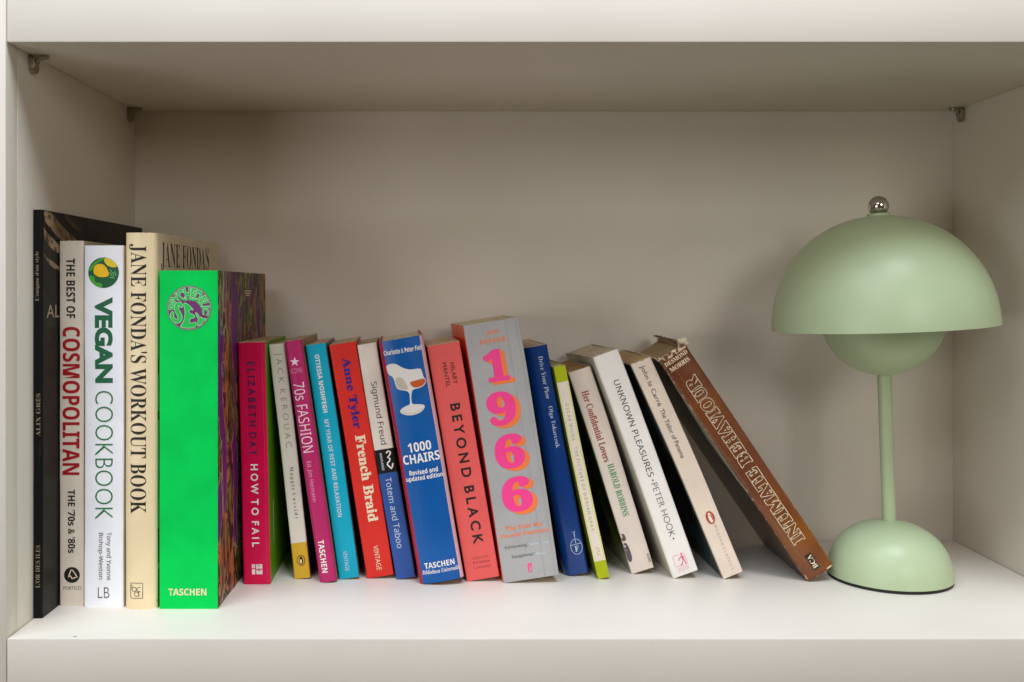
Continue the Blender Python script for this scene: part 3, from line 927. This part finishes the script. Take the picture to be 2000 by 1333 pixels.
b = book('royal_blue_paperback', shear=-0.009, x=.0822, y=.8205, lean=10.45, h=.1880, t=.0197, rl=.0064, D=.117, spine=(0, 56, 128), left=(0, 44, 120), right=(0, 50, 120), wear=.3, rough=.3, rr=.0022, coat=.5, curl=.001,
    amp=.0006, wear_col=(120, 150, 195), bulge=.0004, label="glossy royal blue paperback just right of the thick grey one", pages=(206, 182, 158),
    text=[('Drive Your Plow', 'serif', 'down', 'pale', 'title', 10.6, 14.3, 144.1, 179.4),
          ('Olga Tokarczuk', 'serif', 'down', 'pale', 'author', 10.5, 14.7, 103.8, 138.1)])
strokes("logo", [ring(13.2, 22.3, 4.6, 40, rz=6.2), [(8.9, 23.9), (17.5, 24.6)], [(13.2, 24.2), (13.1, 33.6)], [(12.0, 34.8), (13.1, 33.4), (14.2, 34.8)], [(13.1, 31.6), (13.9, 32.2)]], .4, b['surf'], ink('pale'), b['root'])
place_mesh(glyph_mesh("F", 'serifb'), 'h', (11.6, 14.8, 18.4, 22.8), b['surf'], "logo", ink('pale'), b['root'])

b = book('lime_paperback', shear=-0.008, x=.1076, y=.8126, lean=11.77, h=.1739, t=.0097, D=.108, spine=(232, 220, 206), left=(104, 118, 30), right=(120, 130, 30), wear=.1, rough=.45, rr=.0006, bow=-.0006,
    bands=[(0, (176, 186, 0)), (.079, (234, 222, 210)), (.922, (176, 186, 0))], curl=.001, edge=(150, 160, 20),
    label="thin white-spined paperback with lime green ends", pages=(196, 178, 140),
    text=[('O S C A R  W I L D E', 'sans', 'down', 'lime', 'author', 3.3, 5.9, 113.2, 143.5),
          ('T H E  P I C T U R E  O F  D O R I A N  G R A Y', 'sans', 'down', 'lime', 'title', 3.3, 5.9, 39.1, 108.0)])
strokes("logo", [[(3.4, 24), (4.6, 26), (5.4, 23.6), (6.4, 24.6), (6.0, 21.4), (4.6, 22.4), (3.6, 20.6), (4.8, 19), (6.4, 19.8)]], .35, b['surf'], ink('lime'), b['root'])
lm = print_mat("pale_lime_print", (226, 226, 120))
for x0, x1 in ((0.3, 1.3), (8.3, 9.4)):
    shape("spine_stripe", [(x0, 13.8), (x1, 13.8), (x1, 160.2), (x0, 160.2)], b['surf'], lm, b['root'])

b = book('beige_paperback', bow=0.0009, shear=-0.008, x=.1371, y=.8269, lean=17.49, h=.1725, t=.0190, D=.104, spine=(230, 216, 204), left=olive_photo, right=(84, 60, 44), wear=.4, rough=.45, rr=.0012, wrinkle=1.0,
    wear_col=(170, 150, 120), curl=.0015, label="beige paperback with a red title and green name on its spine", pages=(160, 128, 84), amp=.0005,
    text=[('Her Confidential Lovers', 'serifb', 'down', 'brick', 'title', 5.0, 10.8, 93.8, 154.6),
          ('HAROLD ROBBINS', 'serifb', 'down', 'jade', 'author', 6.9, 12.2, 46.9, 91.4),
          ('42260', 'sans', 'down', 'dgrey', 'code', 16.3, 18.1, 5.4, 12.6)])
for pts in ([(-.1, 33.0), (1.8, 34.0), (3.6, 33.2), (3.9, 28.4), (2.2, 27.4), (-.1, 28.2)], [(-.1, 25.9), (2.6, 26.2), (3.9, 23), (4.4, 17), (4.0, 11.5), (2.3, 9.6), (.5, 10.6), (-.1, 16)]):
    shape("spine_picture", smooth_poly([(max(x, 0.15), z) for x, z in pts], 1), b['surf'], ink('boot'), b['root'])

b = book('white_paperback', bow=0.0006, shear=-0.009, x=.1685, y=.8141, lean=19.92, h=.1893, t=.0214, D=.118, spine=(246, 241, 235), left=(206, 200, 182), right=(30, 28, 28), wear=.12, rough=.45, rr=.0018, wrinkle=.4,
    curl=.002, label="white paperback with plain black capitals and a small pink emblem low on its spine", pages=(196, 184, 160), wear_col=(200, 194, 184),
    text=[('UNKNOWN PLEASURES', 'hel', 'down', 'black', 'title', 8.4, 13.3, 83.5, 166.0),
          ('PETER HOOK', 'thin', 'down', 'black', 'author', 8.5, 13.5, 32.4, 77.6),
          ('SIMON &', 'thin', 'h', 'rose', 'publisher', 6.4, 14.6, 5.6, 6.7),
          ('SCHUSTER', 'thin', 'h', 'rose', 'publisher', 5.6, 15.0, 3.8, 4.9)])
sf, rt = b['surf'], b['root']
strokes("logo", [[(10.4, 17.0), (5.4, 17.0), (5.2, 8.0), (12.0, 8.0)], [(14.6, 16.9), (15.1, 7.9), (13.2, 7.9)]], .3, sf, ink('rose'), rt)
shape("logo", disc(12.6, 16.8, .9, 14), sf, ink('rose'), rt)
shape("logo", smooth_poly([(11.6, 15.6), (13.4, 15.6), (13.8, 12), (12.0, 11.8)], 1), sf, ink('rose'), rt)
strokes("logo", [[(12.5, 12.2), (11.4, 9.6), (9.2, 7.7)], [(13.0, 12.2), (13.6, 9.6), (13.5, 7.6)], [(11.9, 15), (10.2, 13.8), (8.6, 12.2)]], .75, sf, ink('rose'), rt)
for z_ in (80.2, 30.4):
    shape("dot", disc(10.9, z_, .65, 14), sf, ink('black'), rt)

b = book('tan_paperback', bow=0.0012, shear=-0.004, x=.2087, y=.8126, lean=23.33, h=.1878, t=.0169, D=.118, spine=(236, 218, 200), left=dark_cover(), right=(190, 176, 160), wear=.3, rough=.48, rr=.0012, wrinkle=1.0,
    wear_col=(238, 222, 196), curl=.002, amp=.0005, label="pale beige paperback with a small orange oval emblem, left of the brown hardback", pages=(186, 158, 118), ragged=.0016,
    text=[('John le Carré', 'sans', 'down', 'black', 'author', 4.8, 9.6, 148.1, 183.7),
          ('The Tailor of Panama', 'sans', 'down', 'black', 'title', 5.8, 9.4, 102.6, 145.1),
          ('M O D E R N  C L A S S I C S', 'thin', 'down', 'grey', 'series', 8.9, 10.9, 4.7, 42.8)])
INK['penguin'] = print_mat("ink_orange_red", (190, 74, 44))
penguin(b, 9.0, 49.8, 3.5, 5.4, 'penguin', 'cream', True)
for q in ([(6, 60), (26, 45)], [(5, 24), (24, 6)]):
    strokes("scratch", [q], .25, b['surf_l'], ink('pale'), b['root'])

b = book('brown_hardback', x=.2738, y=.8055, lean=33.85, h=.2122, t=.0248, D=.118, spine=(134, 76, 22), alt=(114, 62, 36), left=jacket_front, right=(96, 44, 18), wear=.62, rough=.34, name='hardback_book', ragged=.0055,
    bulge=.0018, rr=.0022, ct=.0016, coat=.35, square=.003, edge=(204, 176, 140), wear_col=(236, 208, 172), mottle=.22, wrinkle=.8, amp=.0005,
    label="worn glossy brown hardback leaning furthest over, its foot against the lamp base", pages=(170, 148, 116),
    text=[('DESMOND', 'serifb', 'h', 'cream', 'author', 1.6, 22.4, 204.7, 208.2),
          ('MORRIS', 'serifb', 'h', 'cream', 'author', 2.8, 20.6, 199.0, 202.7),
          ('BEHAVIOUR', 'outline', 'up', 'cream', 'title', 6.4, 17.8, 104.6, 188.2),
          ('INTIMATE', 'outline', 'up', 'cream', 'title', 6.4, 17.8, 30.4, 101.0)])
sf, rt = b['surf'], b['root']
shape("logo", [(8.9, 5.4), (14.4, 5.4), (14.4, 19.0), (8.9, 19.0)], sf, ink('black'), rt)
place_mesh(glyph_mesh("BCA", 'serifb'), 'up', (9.7, 13.7, 6.4, 18.0), (lambda x, z: sf(x, z, .00014)), "publisher_lettering", ink('cream'), rt)
# torn, thumbed head of the jacket
tm = NT("torn_paper")
tmm = tm.done(tm.mix(tm.smooth(tm.noise(240, 3), .42, .50), lin((226, 206, 170)), lin((110, 58, 46))), .8)
def crumple(name, c, r, mat, sub=3, k=.35):
    bm = bmesh.new()
    bmesh.ops.create_icosphere(bm, subdivisions=sub, radius=1)
    for v in bm.verts:
        q = v.co.copy()
        v.co = Vector((q.x * r[0], q.y * r[1], q.z * r[2])) * (1 + k * noise.noise(q * 2.3 + Vector(c) * 50))
        v.co += Vector(c)
    me = bpy.data.meshes.new(name)
    bm.to_mesh(me)
    bm.free()
    me.materials.append(mat)
    me.polygons.foreach_set("use_smooth", [True] * len(me.polygons))
    o = bpy.data.objects.new(name, me)
    COL.objects.link(o)
    o.parent = rt
    return o
paper = NT("bare_cream_paper")
pmat = paper.done(paper.mix(1.0, lin((224, 212, 180)), paper.ramp(paper.noise(300, 4), [(.3, (.85,) * 3), (.7, (1.05,) * 3)]), 'MULTIPLY'), .9)
crumple("torn_corner", (.0246, .0055, .2128), (.0044, .0060, .0046), pmat)
flap = NT("frayed_brown_jacket")
flm = flap.done(flap.mix(flap.smooth(flap.noise(200, 4), .56, .62), lin((92, 50, 30)), lin((190, 160, 128))), .6)
V, Fc = [], []
for i in range(31):
    y = .008 + .108 * i / 30
    nn_ = noise.noise(Vector((y * 90, 2, 7)))
    n2 = noise.noise(Vector((y * 260, 5, 1)))
    xx = .0248 + .0004
    for q, (dx, dz) in enumerate(((0, -.006), (0.0003, 0.0), (-.0012 - .001 * nn_, .0022 + .0012 * n2), (-.0042 - .0016 * nn_, .0026 + .0014 * n2))):
        V.append((xx + dx, y, .2122 + dz))
for i in range(30):
    for q in range(3):
        a = i * 4 + q
        Fc.append((a, a + 4, a + 5, a + 1))
mesh_obj("jacket_flap", V, Fc, flm, rt, smooth=True)
strokes("scratch", [[(2.5, 118), (4.2, 112), (3.4, 106)], [(1.4, 96), (3.0, 92)], [(20.6, 130), (23.4, 124), (24.2, 118)], [(3.8, 56), (5.2, 50)], [(5.6, 27), (6.0, 20), (7.2, 15)]], .28, sf, ink('sepia'), rt)
V, Fc = [], []
N_ = 40
for i in range(N_ + 1):
    x = .0006 + .0232 * i / N_
    top = .2134 + .0016 * noise.noise(Vector((x * 500, 1, 4))) + .0008 * noise.noise(Vector((x * 1500, 1, 4)))
    bot = .2094 + .0006 * noise.noise(Vector((x * 700, 6, 4)))
    for z, dy in ((bot, -.0004), ((bot + top) / 2, -.0009), (top, .0002), (top - .0006, .0014)):
        V.append(tuple(sf(x, min(z, .2122)) + Vector((0, dy, max(0, z - .2122)))))
for i in range(N_):
    for j in range(3):
        a = i * 4 + j
        Fc.append((a, a + 4, a + 5, a + 1))
mesh_obj("torn_edge", V, Fc, tmm, rt, smooth=True)
strokes("worn_edge", [[(.9 + .5 * noise.noise(Vector((i, 0, 0))), 2 + i * 2.0) for i in range(3)]], .5, sf, ink('cream'), rt)
strokes("worn_edge", [[(2 + i * 1.5, .7 + .5 * noise.noise(Vector((i * .7, 3, 0)))) for i in range(15)]], 1.1, sf, tmm, rt)
strokes("cover_line", [smooth_poly([(20, 30), (40, 62), (52, 50), (36, 22)], 2)], .7, b['surf_l'], ink('sepia'), rt)

# ------------------------------------------------------------------ lamp
def paint(name, c, rough):
    n = NT(name)
    v = n.ramp(n.noise(25, 4), [(0.3, (0.975,) * 3), (0.7, (1.02,) * 3)])
    n.bump(n.noise(1100, 2), 0.06, 0.0003)
    return n.done(n.mix(1.0, lin(c), v, 'MULTIPLY'), n.math('ADD', rough, n.math('MULTIPLY', n.noise(40, 3), 0.06)), spec=0.45)
SAGE = paint("sage_green_paint", (182, 199, 160), 0.36)
RUB = paint("black_rubber", (22, 26, 22), 0.5)
CHROME = metal("chrome", (214, 210, 204), 0.03)
LX, LY = .3441, .8182
lamp = thing("table_lamp", (LX, LY, 0), "sage green mushroom-shaped table lamp with a chrome ball on top, at the right", "lamp")

def lathe(name, prof, mat, tilt=0.0, at=(0, 0, 0), seg=96, parent=None, closed=False):
    V, Fc = [], []
    for r, z in prof:
        for i in range(seg):
            a = 2 * math.pi * i / seg
            V.append((r * math.cos(a), r * math.sin(a), z))
    n = len(prof)
    for j in range(n - 1 if not closed else n):
        k = (j + 1) % n
        for i in range(seg):
            Fc.append((j * seg + i, j * seg + (i + 1) % seg, k * seg + (i + 1) % seg, k * seg + i))
    o = mesh_obj(name, V, Fc, mat, parent or lamp, smooth=True)
    bm = bmesh.new()
    bm.from_mesh(o.data)
    bmesh.ops.remove_doubles(bm, verts=bm.verts, dist=1e-6)
    bmesh.ops.recalc_face_normals(bm, faces=bm.faces)
    bm.to_mesh(o.data)
    bm.free()
    o.data.polygons.foreach_set("use_smooth", [True] * len(o.data.polygons))
    o.data.set_sharp_from_angle(angle=rad(40))
    o.location = at
    o.rotation_euler = (0, -rad(tilt), 0)
    return o
RB, HB, E_ = .0476, .0460, 2.2
dome = []
for i in range(0, 41):
    a = rad(90 * i / 40)
    dome.append((RB * max(math.cos(a), 0) ** (2 / E_), .0024 + (HB - .0024) * math.sin(a) ** (2 / E_)))
lathe("base", [(0, .0022), (RB * .97, .0022), (RB, .0026)] + dome[1:-1] + [(0, HB)], SAGE)
lathe("foot_ring", [(0, .0001), (RB * .985, .0001), (RB * .995, .0006), (RB * .992, .0022), (0, .0021)], RUB)
TT = 2.0
ax = Vector((-math.sin(rad(TT)), 0, math.cos(rad(TT))))
def up(z):
    p = Vector((0, 0, .0440)) + ax * (z - .0440)
    return tuple(p)
lathe("stem", [(0, 0), (.0054, 0), (.0054, .135), (0, .135)], SAGE, TT, up(.0440), 40)
# lower globe: the bottom half of a ball, open at the top with thickness
RG, zg = .0477, .2113
pr = [(RG * math.sin(rad(a)), -RG * math.cos(rad(a))) for a in range(0, 96, 3)]
pr_in = [((RG - .0012) * math.sin(rad(a)), -(RG - .0012) * math.cos(rad(a))) for a in range(95, -1, -5)]
lathe("lower_shade", [(0, -RG)] + pr[1:] + pr_in[:-1] + [(0, -RG + .0012)], SAGE, TT, up(zg))
# the cap
RC, HC = .0858, .0903
zr = .2024
cap = []
for i in range(0, 49):
    a = rad(90 * i / 48)
    cap.append((RC * max(math.cos(a), 0) ** (2 / 2.06), HC * math.sin(a) ** (2 / 2.06)))
capi = [(max(r - .0013, 0), z - .0013 if z > .002 else z) for r, z in reversed(cap)]
lathe("shade", [(q[0], q[1]) for q in cap] + capi[1:], SAGE, TT + .75, up(zr), closed=True, seg=128)
top = up(zr + HC)
lathe("collar", [(0, -.0012), (.0090, -.0012), (.0092, .0010), (.0086, .0017), (0, .0017)], SAGE, TT + .75, top, 48)
bpos = tuple(Vector(top) + ax * .0076)
lathe("finial_ball", [(.0082 * math.sin(rad(a)), -.0082 * math.cos(rad(a))) for a in range(0, 181, 5)], CHROME, TT, bpos, 64)

bpy.data.scenes.remove(SCRATCH)
